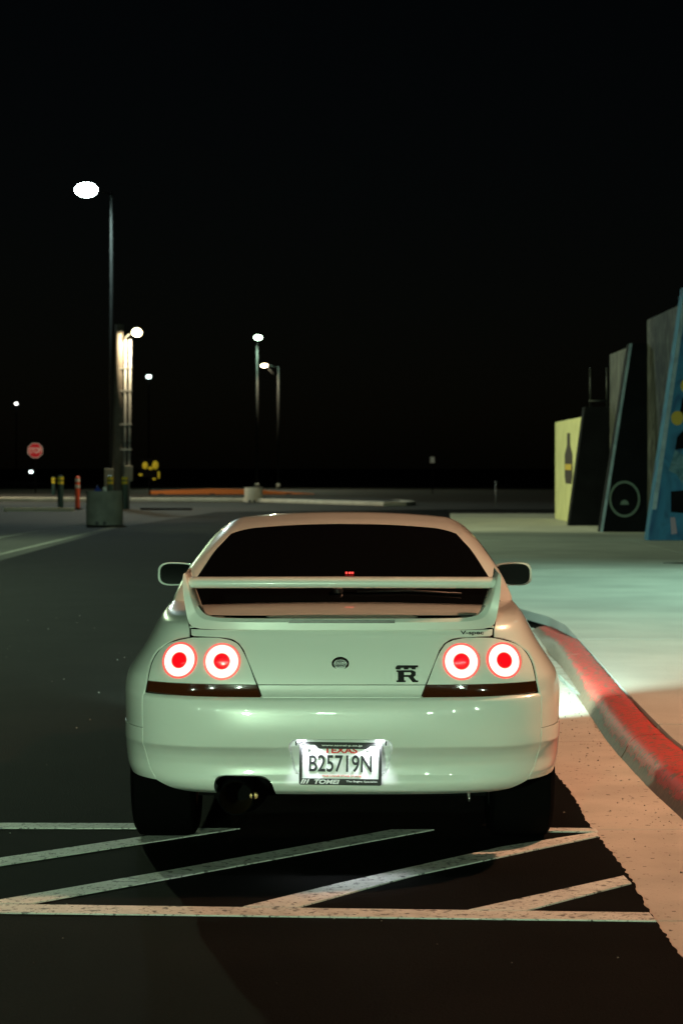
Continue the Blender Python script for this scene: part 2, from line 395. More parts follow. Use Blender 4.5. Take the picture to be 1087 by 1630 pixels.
# stop sign
st = thing('stop_sign', 'red octagonal stop sign on a dark post at the street end', 'stop sign', (-15.3, 110, 0))
tube('post', [(0, .06, -.1), (0, .06, 2.75)], .03, M['under'], st)
oc = lambda r_: [(r_*math.cos(R(22.5+45*k)), 2.30+r_*math.sin(R(22.5+45*k))) for k in range(8)]
prism('sign_border', oc(.40), -.005, .005, M['white'], st); prism('sign_face', oc(.375), -.012, -.006, M['red_sign'], st)
text('lettering', 'STOP', 0, 2.30, .60, .27, -.014, M['white'], st, .0, .004)

def street_lamp(label, x, y, h, dx, dy, col, power, es, head=(.42, .2), aim=(0, 0, -1), cone=150, light=True, r=.09, tilt=0, group='street lamps', brace=None, soft=.15, blend=.6, pole_m='steel', extra=None):
    t = thing('street_lamp', label, 'street lamp', (x, y, 0), group=group)
    tube('pole', [(0, 0, -.05), (0, 0, h*.5), (0, 0, h)], [r*1.25, r*1.05, r*.75], M[pole_m], t)
    lathe('base', [(r*2.2, 0), (r*2.2, .25), (r*1.4, .32)], M['planter'], t, n=16)
    tube('arm', [(0, 0, h-.1), (dx*.5, dy*.5, h+.02), (dx, dy, h+.05)], r*.5, M[pole_m], t)
    if brace: tube('brace', [(0, 0, h-.9), (dx*.8, dy*.8, h-.05)], r*.4, M[pole_m], t)
    hd = bpy.data.objects.new('lamp_head', None); COL.objects.link(hd); hd.parent = t
    hd.location = (dx, dy, h+.05)
    hd.rotation_euler = Vector(aim).to_track_quat('-Z', 'Y').to_euler()
    a, b = head
    n = 28; v = []; f = []
    sh = lathe('housing', [(.0, .10), (.6, .09), (.95, .03), (1, -.01), (.93, -.012), (.93, .0), (0, .0)], M['black'], hd, n=n); sh.scale = (a, b, 1)
    m = mat('lamp_lens', (.8, .8, .8), .4, emit=col, emit_s=es)
    ln = lathe('lens', [(.92, -.004), (.8, -.03), (0, -.045)], m, hd, n=n); ln.scale = (a, b, 1)
    if light:
        L = Vector((dx, dy, h)) + Vector(aim).normalized()*.14
        lamp('SPOT', 'lamp_light', L, power, col, L + Vector(aim), t, soft, cone, blend)
    return t

GREEN = (.72, 1.0, .60); WARM = (1.0, .58, .30)
# lamps in the picture
street_lamp('tall street lamp with a blazing cold white head beyond the planter', -9.40, 90, 12.75, -1.0, -.3, (.74, 1, .93), 4500, 60, (.5, .40), (.08, -.7, -.72), 165, r=.065, soft=.4, pole_m='dark_pole')
street_lamp('slim street lamp with greenish head far down the road', -5.75, 150, 10.2, .08, -.3, (.66, 1, .70), 3000, 25, (.30, .24), (0, -.7, -.7), 165, r=.075, pole_m='dark_pole')
street_lamp('street lamp with orange lit braced arm far down the road', -4.3, 150, 8.3, -.95, -.2, (1, .74, .46), 2200, 25, (.28, .15), (.15, -.7, -.6), 170, r=.07, brace=1, pole_m='dark_pole')
for x, y, z, c, lb, s in ((-17.5, 200, 9.6, (.75, 1, .9), 'tiny pale far lamp right of the utility pole', .25), (-32.5, 220, 7.7, (1, 1, .95), 'tiny white far lamp above the stop sign', .17), (-28.2, 200, .95, (.85, 1, .95), 'tiny low white far lamp under the stop sign', .17)):
    t = thing('distant_lamp', lb, 'lamp', (x, y, 0), group='distant lamps')
    tube('pole', [(0, .1, -.1), (0, .1, z)], .06, M['under'], t)
    lathe('globe', [(0, -s*.7), (s*.8, -s*.5), (s, 0), (s*.8, s*.5), (0, s*.7)], mat('globe', (1, 1, 1), .4, emit=c, emit_s=6), t, n=14, loc=(0, 0, z))

# utility pole with risers, boxes and a flood lamp
up = thing('utility_pole', 'tall wooden utility pole with conduits, boxes and a warm floodlight', 'utility pole', (-7.93, 78.6, 0))
tube('pole', [(-.08, 0, -.1), (0, 0, 6), (.01, 0, 6.6)], [.21, .155, .15], M['wood'], up, 18)
for x0, x1 in ((.19, .23), (.33, .40)):
    tube('conduit', [(x0, -.1, 0), (x1-.02, -.1, 3), (x1, -.1, 6.05)], .05, M['steel'], up)
for z in (2.1, 3.0, 4.2, 5.0): box('conduit_strap', .0, .46, -.16, -.1, z, z+.05, M['steel'], up)
box('meter_box', .22, .50, -.38, -.12, 1.0, 1.55, M['planter'], up, .02)
box('cabinet', -.52, -.19, -.2, .1, .55, 1.45, M['planter'], up, .02)
tube('lamp_arm', [(.1, -.1, 6.0), (.35, -.3, 6.22), (.62, -.5, 6.30)], .03, M['steel'], up)
fl = bpy.data.objects.new('flood_lamp', None); COL.objects.link(fl); fl.parent = up; fl.location = (.68, -.55, 6.3); fl.rotation_euler = (R(-50), 0, 0)
lathe('housing', [(0, .2), (.1, .18), (.19, .02), (.19, -.02)], M['black'], fl, n=20)
lathe('lens', [(.175, -.025), (.1, -.05), (0, -.06)], mat('flood_lens', (.9, .9, .8), .4, emit=(1, .80, .36), emit_s=30), fl, n=20)
lamp('SPOT', 'lamp_light', (.68, -.66, 6.15), 900, (1, .82, .5), (.2, .9, 0), up, .1, 178, .1)

# yellow hazard marker and small signs beyond the island
hz = thing('hazard_marker', 'black hazard marker board with yellow reflectors beyond the island', 'hazard marker', (-8.8, 101, .1))
tube('post', [(0, .06, 0), (0, .06, 1.6)], .04, M['under'], hz)
box('board', -.42, .42, -.01, .02, .9, 1.75, M['under'], hz)
for x, z, a, b in ((-.2, 1.45, .13, .17), (.27, 1.47, .15, .20), (.05, 1.32, .11, .08), (-.4, 1.02, .09, .06), (.22, .82, .09, .06)):
    lathe('reflector', [(1, -.012), (.8, -.02), (0, -.022)], M['yellow'], hz, n=14, axis='y', loc=(x, 0, z)).scale = (a, 1, b)
box('reflector', .37, .47, -.03, -.012, .86, 1.18, M['yellow'], hz)
sg = thing('small_sign', 'small pale sign on a thin dark post straight beyond the car roof', 'sign', (4.95, 120, 0))
tube('post', [(0, .03, -.1), (0, .03, 2.0)], .025, M['under'], sg); box('sign_plate', -.12, .12, -.01, .004, 1.68, 2.02, M['white'], sg)
pp = thing('marker_post', 'thin grey marker post standing near the yellow wall', 'post', (5.96, 85, 0))
tube('pole', [(0, 0, -.1), (0, 0, .9)], .025, M['steel'], pp); lathe('cap', [(.045, .89), (.045, .93), (0, .96)], M['steel'], pp, n=12)

# ================================================================ MURAL BUILDING (right)
def mural(name, base, cols, scale=1.2, stretch=(1, 1, .35)):
    m = bpy.data.materials.new(name); m.use_nodes = True; n = m.node_tree.nodes; l = m.node_tree.links; b = n['Principled BSDF']
    tc = n.new('ShaderNodeTexCoord'); mp = n.new('ShaderNodeMapping'); mp.inputs['Scale'].default_value = stretch
    l.new(tc.outputs['Object'], mp.inputs[0])
    t = n.new('ShaderNodeTexNoise'); t.inputs['Scale'].default_value = scale; t.inputs['Detail'].default_value = 3; t.inputs['Distortion'].default_value = 1.2
    l.new(mp.outputs[0], t.inputs['Vector'])
    cr = n.new('ShaderNodeValToRGB'); e = cr.color_ramp.elements
    e[0].position = .30; e[0].color = (*base, 1); e[1].position = .72; e[1].color = (*cols[-1], 1)
    for i, c in enumerate(cols[:-1]):
        k = e.new(.38 + .28*i/max(1, len(cols)-1)); k.color = (*c, 1)
    l.new(t.outputs['Fac'], cr.inputs[0]); l.new(cr.outputs[0], b.inputs['Base Color']); b.inputs['Roughness'].default_value = .75
    return m
M['m_black'] = mat('mural_black', (.005, .005, .0055), .8, spec=.05, noise=[(2, (.008, .008, .009), .4, .7)])
M['m_blue'] = mural('mural_blue', (.006, .02, .05), [(.012, .08, .18), (.03, .17, .30), (.008, .045, .10)], 1.5, (1, 1, .7))
M['m_grey'] = mural('mural_grey', (.02, .02, .02), [(.008, .008, .006), (.075, .075, .065), (.004, .004, .004), (.03, .024, .012)], 2.6)
M['m_yellow'] = mat('mural_yellow', (.55, .52, .26), .75, noise=[(2, (.46, .43, .21), .4, .7)])
M['m_edge'] = mat('mural_pale_edge', (.34, .42, .46), .7, noise=[(5, (.2, .26, .3), .4, .7)])
M['m_brown'] = mat('mural_brown', (.03, .016, .008), .7)
M['m_gold'] = mat('mural_gold', (.5, .33, .03), .7)
M['m_ring'] = mat('mural_ring', (.13, .17, .13), .7)
M['m_teal'] = mural('mural_teal', (.01, .02, .03), [(.04, .12, .15), (.12, .22, .26), (.02, .05, .06)], 3.0, (1, 1, 1))
M['m_pink'] = mat('mural_pink', (.35, .25, .3), .7)
bd = thing('mural_building', 'building with sloping painted buttresses and mural panels', 'building', (0, 0, .12))
box('building_core', 7.25, 16, 43, 59.4, 0, 2.55, M['m_black'], bd)
# yellow end wall (its long side faces the road)
box('yellow_wall', 5.78, 7.2, 53.2, 59.6, 0, 2.62, M['m_yellow'], bd, .02)
bot = [(-.06, .95), (.06, .95), (.06, 1.25), (.16, 1.5), (.55, 1.6)]
bp_ = [(-.26, .0), (-.36, .25), (-.36, .95), (-.14, 1.25), (-.12, 1.65), (.12, 1.65), (.14, 1.25), (.36, .95), (.36, .25), (.26, 0)]
prism('painted_bottle', [(56.0+a*2.6, .98+b*.78) for a, b in bp_], 5.768, 5.777, M['m_brown'], bd, plane='yz')
prism('painted_label', [(56.0-.75, 1.33), (56.0+.75, 1.33), (56.0+.75, 1.48), (56.0-.75, 1.48)], 5.76, 5.767, M['m_gold'], bd, plane='yz')
def fin(Y, x0, x1, H, m, xr, thick=.5):
    xt = x0 + (x1-x0)
    return prism('buttress', [(x0, 0), (xr, 0), (xr, H), (x1, H)], Y, Y+thick, M[m], bd, b=.02)
fin(52.7, 5.44, 5.82, 2.85, 'm_black', 6.6)
for x in (5.98, 6.38): tube('railing_post', [(x, 52.9, 2.85), (x, 52.9, 3.8)], .025, M['black'], bd)
tube('railing_rail', [(5.95, 52.9, 3.0), (6.42, 52.9, 3.0)], .025, M['black'], bd)
box('recessed_wall', 6.42, 7.2, 48.22, 52.69, 0, 4.1, M['m_grey'], bd)
fin(47.7, 5.60, 6.24, 4.1, 'm_black', 7.0)
prism('painted_edge', [(5.60, .005), (5.66, .005), (6.30, 4.09), (6.24, 4.09)], 47.686, 47.697, M['m_edge'], bd)
# speaker ring painted on the second buttress
def ringpoly(name, cx, cz, r0, r1, y, m, sx_=1.0, n=40):
    v = []; f = []
    for k in range(n):
        a = 2*math.pi*k/n
        for rr, yy in ((r0, y), (r1, y), (r1, y+.01), (r0, y+.01)): v.append((cx+rr*sx_*math.cos(a), yy, cz+rr*math.sin(a)))
    for k in range(n):
        for j in range(4): f.append((k*4+j, k*4+(j+1) % 4, ((k+1) % n)*4+(j+1) % 4, ((k+1) % n)*4+j))
    return pyd(name, v, f, m, bd)
ringpoly('painted_ring', 6.13, .72, .345, .395, 47.68, M['m_ring'], .85)
prism('painted_cone', [(6.13+.09*math.cos(a)*1.0, .60+.10*math.sin(a)) for a in np.linspace(0, math.pi, 12)], 47.68, 47.69, M['m_ring'], bd)
box('recessed_wall', 6.62, 7.2, 42.92, 47.69, 0, 4.6, M['m_grey'], bd)
fin(42.4, 5.89, 6.60, 4.9, 'm_blue', 9.5)
prism('painted_edge', [(5.885, .6), (5.99, .6), (6.68, 4.89), (6.60, 4.89)][0:0] or [(5.98, .6), (6.06, .6), (6.68, 4.88), (6.605, 4.88)], 42.386, 42.397, M['m_edge'], bd)
for i, (pts, m) in enumerate(((
        [(6.30, 1.35), (6.42, 1.75), (6.62, 1.62), (6.9, 1.9), (6.9, 1.2), (6.6, 1.05), (6.45, 1.28)], 'm_teal'),
        ([(6.34, .55), (6.34, .95), (6.9, 1.0), (6.9, .5)], 'm_black'), ([(6.42, 1.75), (6.46, 2.0), (6.6, 2.15), (6.9, 2.1), (6.9, 1.92), (6.62, 1.78)], 'm_black'),
        ([(6.35, .12), (6.33, .45), (6.42, .45), (6.46, .14)], 'm_pink'), ([(6.63, .12), (6.6, .45), (6.72, .45), (6.74, .14)], 'm_pink'),
        ([(6.50, 2.42), (6.56, 2.75), (6.9, 2.8), (6.9, 2.4)], 'm_black'))):
    prism('painted_figure', pts, 42.384-.003*i, 42.395-.003*i, M[m], bd)
for cx, cz in ((6.46, 2.36), (6.64, 2.98)):
    prism('painted_spot', [(cx+.12*math.cos(a), cz+.14*math.sin(a)) for a in np.linspace(0, 2*math.pi, 16, endpoint=False)], 42.35, 42.36, M['m_gold'], bd)

# ================================================================ CAR
CAR = thing('sports_car', 'white two door sports car with rear wing and glowing round tail lamps', 'car', (0, 8.4, 0), R(-.35))
YJ = .99; WR = .325; WB = 2.72; ARCH = .355
zt =  [.26, .306, .325, .355, .39, .42, .45, .480, .493, .500, .56, .62, .675, .70, .75, .80, .85, .90, .93, .955, .975, .99, 1.0, 1.012]
y0t = [.20, .105, .064, .050, .060, .063, .052, .028, .013, .006, .0, .004, .016, .040, .050, .061, .074, .092, .105, .128, .19, .30, .50, .80]
Wt =  [.80, .832, .850, .866, .876, .880, .882, .883, .884, .884, .884, .885, .886, .884, .872, .842, .808, .779, .764, .751, .74, .729, .722, .713]
nt_ = [3.6, 3.8, 4.0, 4.2, 4.4, 4.4, 4.4, 4.4, 4.4, 4.4, 4.4, 4.5, 4.6, 4.8, 5, 5, 5, 5, 5, 5, 5, 5, 5, 5]
fy0 = pchip(zt, y0t); fW = pchip(zt, Wt); fn = pchip(zt, nt_)
def Sy(x, z):
    y0 = fy0(z); W = fW(z); n = fn(z); r = np.clip(np.abs(x)/W, 0, .99999)
    return y0 + (YJ-y0)*(1-(1-r**n)**(1/n))
def Spt(x, z): return np.stack([x, Sy(x, z), z], -1)
def Snrm(x, z):
    e = 1e-3; a = Spt(x+e, z)-Spt(x-e, z); b = Spt(x, z+e)-Spt(x, z-e)
    n = np.cross(a, b); n /= np.linalg.norm(n, axis=-1, keepdims=True)
    n[n[..., 1] > 0] *= -1
    return n
def px_to_m(px, py, s): return (px/s, 1.58-(py-740)/s)      # image pixels (x from car centre line) -> car-local metres

def nrm_of(P):
    a = np.gradient(P, axis=1); b = np.gradient(P, axis=0); n = np.cross(a, b)
    n /= np.maximum(np.linalg.norm(n, axis=-1, keepdims=True), 1e-9)
    out = P - np.array([0, 2.0, .45])
    if (n*out).sum() < 0: n = -n
    return n
def unit(a): return a/np.maximum(np.linalg.norm(a, axis=-1, keepdims=True), 1e-9)
def panel(name, P, m, parent=CAR, N=None, depth=.02, lip=.0016, merge=False, edges='tblr'):
    """sheet-metal panel: the surface plus rolled edges going inwards"""
    if N is None: N = nrm_of(P)
    for axis in (0, 1):
        Q = P if axis == 0 else P.swapaxes(0, 1); NN = N if axis == 0 else N.swapaxes(0, 1)
        k0, k1 = ('t', 'b') if axis == 0 else ('l', 'r')
        rows = [Q]; nr = [NN]
        if k0 in edges:
            d = unit(Q[0]-Q[1]); rows = [(Q[0]+d*lip*1.2-NN[0]*depth)[None], (Q[0]+d*lip-NN[0]*lip)[None]] + rows; nr = [NN[:1], NN[:1]] + nr
        if k1 in edges:
            d = unit(Q[-1]-Q[-2]); rows += [(Q[-1]+d*lip-NN[-1]*lip)[None], (Q[-1]+d*lip*1.2-NN[-1]*depth)[None]]; nr += [NN[-1:], NN[-1:]]
        Q = np.concatenate(rows); NN = np.concatenate(nr)
        P = Q if axis == 0 else Q.swapaxes(0, 1); N = NN if axis == 0 else NN.swapaxes(0, 1)
    o = grid(name, P, m, parent, True, merge)
    o.data.set_sharp_from_angle(angle=R(38))
    return o
def resample(pts, n):
    p = np.array(pts, float); d = np.r_[0, np.cumsum(np.linalg.norm(np.diff(p, axis=0), axis=1))]
    t = np.linspace(0, d[-1], n)
    if len(p) > 2: return np.stack([pchip(d, p[:, k])(t) for k in range(2)], -1)
    return np.stack([np.interp(t, d, p[:, k]) for k in range(2)], -1)
def coons(bottom, top, left, right, nu, nv):
    B, T = resample(bottom, nu), resample(top, nu); L, Rr = resample(left, nv), resample(right, nv)
    u = np.linspace(0, 1, nu)[None, :, None]; v = np.linspace(0, 1, nv)[:, None, None]
    return (1-v)*B[None] + v*T[None] + (1-u)*L[:, None] + u*Rr[:, None] - ((1-u)*(1-v)*B[0] + u*(1-v)*B[-1] + (1-u)*v*T[0] + u*v*T[-1])

# inner dark shell just behind all rear panels (shows in the gaps)
zs = np.linspace(.36, .99, 170); us = np.linspace(-1, 1, 301)
X = fW(zs)[:, None]*np.sign(us)*np.abs(np.sin(np.abs(us)*math.pi/2*.93))**(2/5.0)*.985
Z = np.repeat(zs[:, None], 301, 1)
P = Spt(X, Z) - Snrm(X, Z)*.0065
msk = (Z < .56) & (np.abs(X) < .24) & (Z > .35)
P[..., 1] += np.where(msk, .07, 0)
msk2 = (Z < .42) & (X < -.25) & (X > -.57)
P[..., 1] += np.where(msk2, .25, 0)
grid('inner_shell', P, M['gap'], CAR)

# --- bumper cover
sB = 416.0
hw = pchip([.30, .345, .361, .395, .43, .47, .50, .70], [v/sB for v in (292, 300, 302, 310, 315, 319, 321.5, 322)])
def zb(u):
    base = .307 + .045*np.clip((np.abs(u)-.80)/.20, 0, 1)**2.2
    xi = (u*.774 + .405)/.127
    arch = np.where(np.abs(xi) < 1, .307 + .077*(1-np.abs(np.clip(xi, -1, 1))**7)**.5, 0)
    return np.maximum(base, arch)
cu = np.concatenate([np.linspace(-1, 1, 261), (np.array([-.405-.127, -.405+.127])[:, None] + np.array([-.012, -.008, -.005, -.003, -.002, -.001, -.0003, 0, .0003, .001, .002, .003, .005, .008, .012])[None]).ravel()/.774,
                     np.linspace(-.225, -.17, 24)/.774, np.linspace(.165, .22, 24)/.774])
cu = np.unique(np.round(cu, 5))
rz = np.unique(np.round(np.concatenate([np.linspace(.303, .692, 84), np.linspace(.375, .40, 12), np.linspace(.51, .54, 16)]), 5))[::-1]
U, Zr = np.meshgrid(cu, rz); Zr = np.maximum(Zr, zb(U)); X = U*hw(Zr)
def recess(x, z):
    x = x + .003; taper = .198 - .022*np.clip((.50-z)/.12, 0, 1)
    dx = np.abs(x)-taper+.028; dz = np.abs(z-.456)-.0725+.028
    sd_ = np.sqrt(np.maximum(dx, 0)**2+np.maximum(dz, 0)**2) + np.minimum(np.maximum(dx, dz), 0) - .028
    t = np.clip((.001-sd_)/.006, 0, 1); return .040*t*t*(3-2*t)
P = Spt(X, Zr); N = Snrm(X, Zr); P[..., 1] += recess(X, Zr)
# rounded top ledge
topf = np.clip((Zr-.676)/.016, 0, 1); P[..., 1] += .010*topf**2
bum = panel('bumper_cover', P, M['paint'], CAR, N, .03, .003, True)
# plate lamps tucked in the recess
for x in (-.150, .150):
    plm = box('plate_lamp', x-.003-.018, x-.003+.018, .012, .030, .518, .5235, M['plate_lamp'], CAR, .002)
    lamp('AREA', 'plate_light', (x-.003, -.003, .5165), .8, (.88, .93, 1), (x*.55, .016, .40), CAR, .03).data.spread = R(110)
box('lamp_clip', -.176, -.170, -.002, .01, .508, .523, M['black'], bum); box('lamp_clip', .166, .172, -.002, .01, .508, .523, M['black'], bum)
# licence plate
LP = bpy.data.objects.new('license_plate', None); COL.objects.link(LP); LP.parent = CAR; LP.location = (-.004, .016, .437); LP.rotation_euler = (R(4), R(.8), 0)
box('plate_blank', -.151, .151, -.001, .003, -.076, .076, M['plate'], LP)
fo = [(-.1575, -.088), (.1575, -.088), (.1575, .088), (-.1575, .088)]
def frame_part(poly, nm='plate_frame'): return prism(nm, poly, -.008, -.001, M['black'], LP, b=.002)
def plate_frame():
    out = [(-.152, -.0825), (.152, -.0825), (.1575, -.077), (.1575, .077), (.152, .0825), (-.152, .0825), (-.1575, .077), (-.1575, -.077)]
    inn = [(-.146, -.0585), (.146, -.0585), (.146, -.05), (.146, .073), (.118, .073), (.10, .058), (-.085, .058), (-.10, .073), (-.146, .073), (-.146, -.05)]
    bm = bmesh.new()
    ov = [bm.verts.new((a, -.008, b)) for a, b in out]; iv = [bm.verts.new((a, -.008, b)) for a, b in inn]
    es = [bm.edges.new((ov[i], ov[(i+1) % len(ov)])) for i in range(len(ov))] + [bm.edges.new((iv[i], iv[(i+1) % len(iv)])) for i in range(len(iv))]
    bmesh.ops.triangle_fill(bm, edges=es, use_beauty=True)
    r_ = bmesh.ops.extrude_face_region(bm, geom=list(bm.faces))
    for v in r_['geom']:
        if isinstance(v, bmesh.types.BMVert): v.co.y += .009
    bmesh.ops.recalc_face_normals(bm, faces=bm.faces)
    me = bpy.data.meshes.new('plate_frame'); bm.to_mesh(me); bm.free()
    link('plate_frame', me, M['black'], LP)
plate_frame()
text('lettering', 'TEXAS', .0, .052, .128, .024, -.0012, M['red_ink'], LP, .03)
text('registration', 'B25719N', .0, .0, .242, .066, -.0012, M['ink'], LP, .012)
text('month_sticker', 'AUG 22', .118, .050, .042, .008, -.0012, M['rim'], LP)
text('slogan', 'THE LONE STAR STATE', .005, -.049, .15, .006, -.0012, M['red_ink'], LP)
star = [(-.120 + rr*math.sin(2*math.pi*k/10), .050 + rr*math.cos(2*math.pi*k/10)) for k in range(10) for rr in [.013 if k % 2 == 0 else .0045]]
prism('star', star, -.0022, -.0012, M['rim'], LP)
text('frame_lettering', 'TOMEI', -.053, -.0695, .096, .017, -.0082, M['white'], LP, .035, shear=.35)
for k, (a, b, c, d) in enumerate(((-.152, -.149, -.078, -.060), (-.143, -.139, -.078, -.062), (-.131, -.127, -.078, -.060))):
    prism('frame_logo', [(a, c), (a+.006, c), (a+.014, d), (a+.008, d)], -.0095, -.0083, M['white'], LP)
text('frame_lettering', 'The Engine Specialist', .082, -.068, .118, .0085, -.0082, M['white'], LP, .012)
text('frame_lettering', 'www.tomei-p.co.jp', .005, .0705, .155, .0085, -.0082, M['white'], LP, .02)

# --- tail pipe and muffler
ex = bpy.data.objects.new('exhaust', None); COL.objects.link(ex); ex.parent = CAR; ex.location = (-.405, .06, .297)
lathe('tail_pipe', [(.066, .0), (.0675, .006), (.0675, .45), (.0625, .45), (.0625, .006), (.066, .0)], M['under'], ex, n=36, axis='y', caps=False)
lathe('pipe_lining', [(.0612, .003), (.0610, .40), (.0, .41)], M['tip'], ex, n=36, axis='y', caps=False)
lathe('pipe_glint', [(.010, .0), (.013, .002), (.013, .03), (.008, .03)], mat('glint_brass', (.75, .5, .22), .35, metal=.7), ex, n=14, axis='y', loc=(.066, .03, .004)).scale = (1.3, 1, 1)  # small brass piece added as the golden glint at the pipe edge
lathe('muffler', [(0, .34), (.10, .345), (.115, .36), (.115, .8), (0, .82)], M['under'], ex, n=28, axis='y')
tube('tow_eye', [(.49, .09, .312), (.49, .07, .295), (.49, .09, .285)], .006, M['chrome'], CAR, 8)
box('underbody', -.60, .60, .78, 4.35, .20, .42, M['under'], CAR)
box('fuel_tank', -.20, .50, .25, .75, .30, .45, M['under'], CAR, .03)

# --- light panels, garnish, lamps
sP = 412.0
def surf(XZ, off=0.0):
    x, z = XZ[..., 0], XZ[..., 1]; P = Spt(x, z); return P - Snrm(x, z)*(-off)
def sidepatch(name, b, t, l, r, nu, nv, m, sgn, off=0, **k):
    g = lambda L: [(sgn*px_to_m(a, c, sP)[0], px_to_m(a, c, sP)[1]) for a, c in L]
    XZ = coons(g(b), g(t), g(l), g(r), nu, nv)
    return panel(name, surf(XZ, off), M[m], N=Snrm(XZ[..., 0], XZ[..., 1]), **k)
LAMPS = []
for sgn in (-1, 1):
    sidepatch('tail_light_panel', [(135.5, 1087.3), (222, 1086.8), (310, 1085.5)], [(178.5, 1018.8), (200, 1016.0), (236, 1016.6), (258, 1020.6)],
              [(135.5, 1087.3), (158, 1035), (167, 1024), (178.5, 1018.8)], [(310, 1085.5), (305, 1060), (294, 1040), (277, 1027), (258, 1020.6)], 44, 30, 'paint', sgn, depth=.018)
    sidepatch('lens_strip', [(127.5, 1107.3), (222, 1105.7), (314, 1103)], [(134.5, 1088.6), (222, 1088.2), (311, 1086.8)], [(127.5, 1107.3), (134.5, 1088.6)], [(314, 1103), (311, 1086.8)], 40, 8, 'garnish', sgn, off=-.004, depth=.012)
    for d in (189.5, 257.5):
        x, z = px_to_m(d*sgn, 1052.5, sP); p = Spt(np.array(x), np.array(z)); n = Snrm(np.array([x]), np.array([z]))[0]
        n = Vector(n); n = Vector((n.x*.75, n.y, n.z*.6)).normalized()
        tl = bpy.data.objects.new('tail_lamp', None); COL.objects.link(tl); tl.parent = CAR
        tl.location = Vector(p) + n*.001; tl.rotation_euler = n.to_track_quat('-Y', 'Z').to_euler()
        lathe('bezel', [(.0715, .012), (.0715, -.008), (.0695, -.0105), (.0650, -.0105), (.0640, -.004), (.0640, .012)], M['lamp_rim'], tl, n=56, axis='y')
        lathe('lens', [(.0642, .004), (.0638, -.0045), (.060, -.0085), (.046, -.0105), (.032, -.0100), (.0285, -.006)], M['lamp_hot'], tl, n=56, axis='y')
        lathe('center_lens', [(.0300, -.006), (.0298, -.0105), (.024, -.0125), (.014, -.0140), (0, -.0146)], M['lamp_core'], tl, n=40, axis='y')

# lower rear panel between the lens strips
XZ = coons([px_to_m(-124.5, 1106.8, sP), px_to_m(124.5, 1106.8, sP)], [px_to_m(-131.5, 1089.3, sP), px_to_m(131.5, 1089.3, sP)], [px_to_m(-124.5, 1106.8, sP), px_to_m(-131.5, 1089.3, sP)], [px_to_m(124.5, 1106.8, sP), px_to_m(131.5, 1089.3, sP)], 60, 8)
panel('rear_panel', surf(XZ), M['paint'], N=Snrm(XZ[..., 0], XZ[..., 1]))

# trunk lid: rear face, rows of varying width
py_ = np.array([1087.2, 1080, 1070, 1060, 1050, 1042, 1034, 1028, 1024, 1021, 1019, 1017.5, 1016.3, 1015.4, 1014.7, 1014.2, 1013.6, 1012, 1009, 1006, 1003.8])
hw_ = np.interp(-py_, [-1087.2, -1034, -1024, -1019, -1016.8, -1015.6, -1014.7, -1014.1, -1013.7, -1013.2, -1012, -1003], [132.3, 154.6, 162.4, 170, 175, 183, 197, 218, 236, 239.5, 240.3, 241.5])
zz = 1.58-(py_-740)/sP
X = (hw_/sP)[:, None]*np.linspace(-1, 1, 101)[None]; Z = np.repeat(zz[:, None], 101, 1)
trunk = panel('trunk_lid', Spt(X, Z), M['paint'], N=Snrm(X, Z), depth=.018)
# trunk deck under the wing
dv = np.linspace(0, 1, 26); dy = .135 + dv*.70
dz = pchip([0, .1, .4, .75, 1.0], [.955, .972, .990, 1.004, 1.0])(dv)
hx = np.interp(dv, [0, 1], [.592, .625])
X = hx[:, None]*np.linspace(-1, 1, 41)[None]; Yd = dy[:, None] + .05*(np.abs(X)/.6)**4; Z = dz[:, None] + .012*(1-(X/.62)**2) - .008
panel('trunk_deck', np.stack([X, Yd, Z], -1), M['paint'], trunk, depth=.03)
# spoiler: base lip sweeping into end plates, one shell
half = [(0, 1002.6, 983.0), (60, 1002.6, 983.0), (120, 1002.5, 983), (160, 1002.4, 983), (185, 1002.3, 982.6), (197, 1002.2, 982), (207, 1002, 980.5)]
O, I = [], []
for d, a, b in half: O.append((d, a)); I.append((d, b))
oe = [(225, 1001.5), (237, 999.5), (244, 994), (247.5, 984), (250, 970), (252.5, 955), (254, 942), (254.6, 930), (254.8, 922), (254, 915.5), (251.5, 913)]
ie = [(215, 978.5), (220, 975.5), (225, 971), (229, 965), (233, 957), (237, 948), (240.5, 938), (243.5, 929), (245.6, 921), (247.2, 915.8), (249.2, 913.2)]
O += oe; I += ie
O = [(-a, b) for a, b in O[:0:-1]] + O; I = [(-a, b) for a, b in I[:0:-1]] + I
sW = 407.0
v = []; f = []
for (oa, ob_), (ia, ib) in zip(O, I):
    ox, oz = px_to_m(oa, ob_, 410.5); ix, iz = px_to_m(ia, ib, 408)
    up_ = np.clip((iz-.985)/.16, 0, 1)
    yb = float(Sy(np.array(min(abs(ox), .60)), np.array(.945)))-.012
    yr_o = yb + .02*up_; yr_i = yb + .016 + .05*up_
    df = .17 + .10*math.sin(min(1, up_*1.4)*math.pi/2)
    zf_i = iz if up_ > .02 else iz+.004
    ring = [(ox, yr_o, oz), (ox*.3+ix*.7, yr_o*.55+yr_i*.45-.006, oz*.3+iz*.7), (ix, yr_i+.004, iz), (ix, yr_i+df*.6, zf_i-.006*(1-up_)), (ix*.995, yr_i+df, iz-.02*(1-up_)-.03*up_**2), (ox, yr_i+df, oz+.008), (ox, yr_o+.04, oz-.002)]
    v += ring
c = 7; n_ = len(O)
for i in range(n_-1):
    for j in range(c): f.append((i*c+j, i*c+(j+1) % c, (i+1)*c+(j+1) % c, (i+1)*c+j))
f += [tuple(range(c)), tuple(range((n_-1)*c, n_*c))[::-1]]
sp = pyd('rear_spoiler', v, f, M['paint'], CAR, True)
sb_ = sp.modifiers.new('bevel', 'BEVEL'); sb_.width = .004; sb_.segments = 3; sb_.limit_method = 'ANGLE'; sb_.angle_limit = R(35); sb_.harden_normals = True
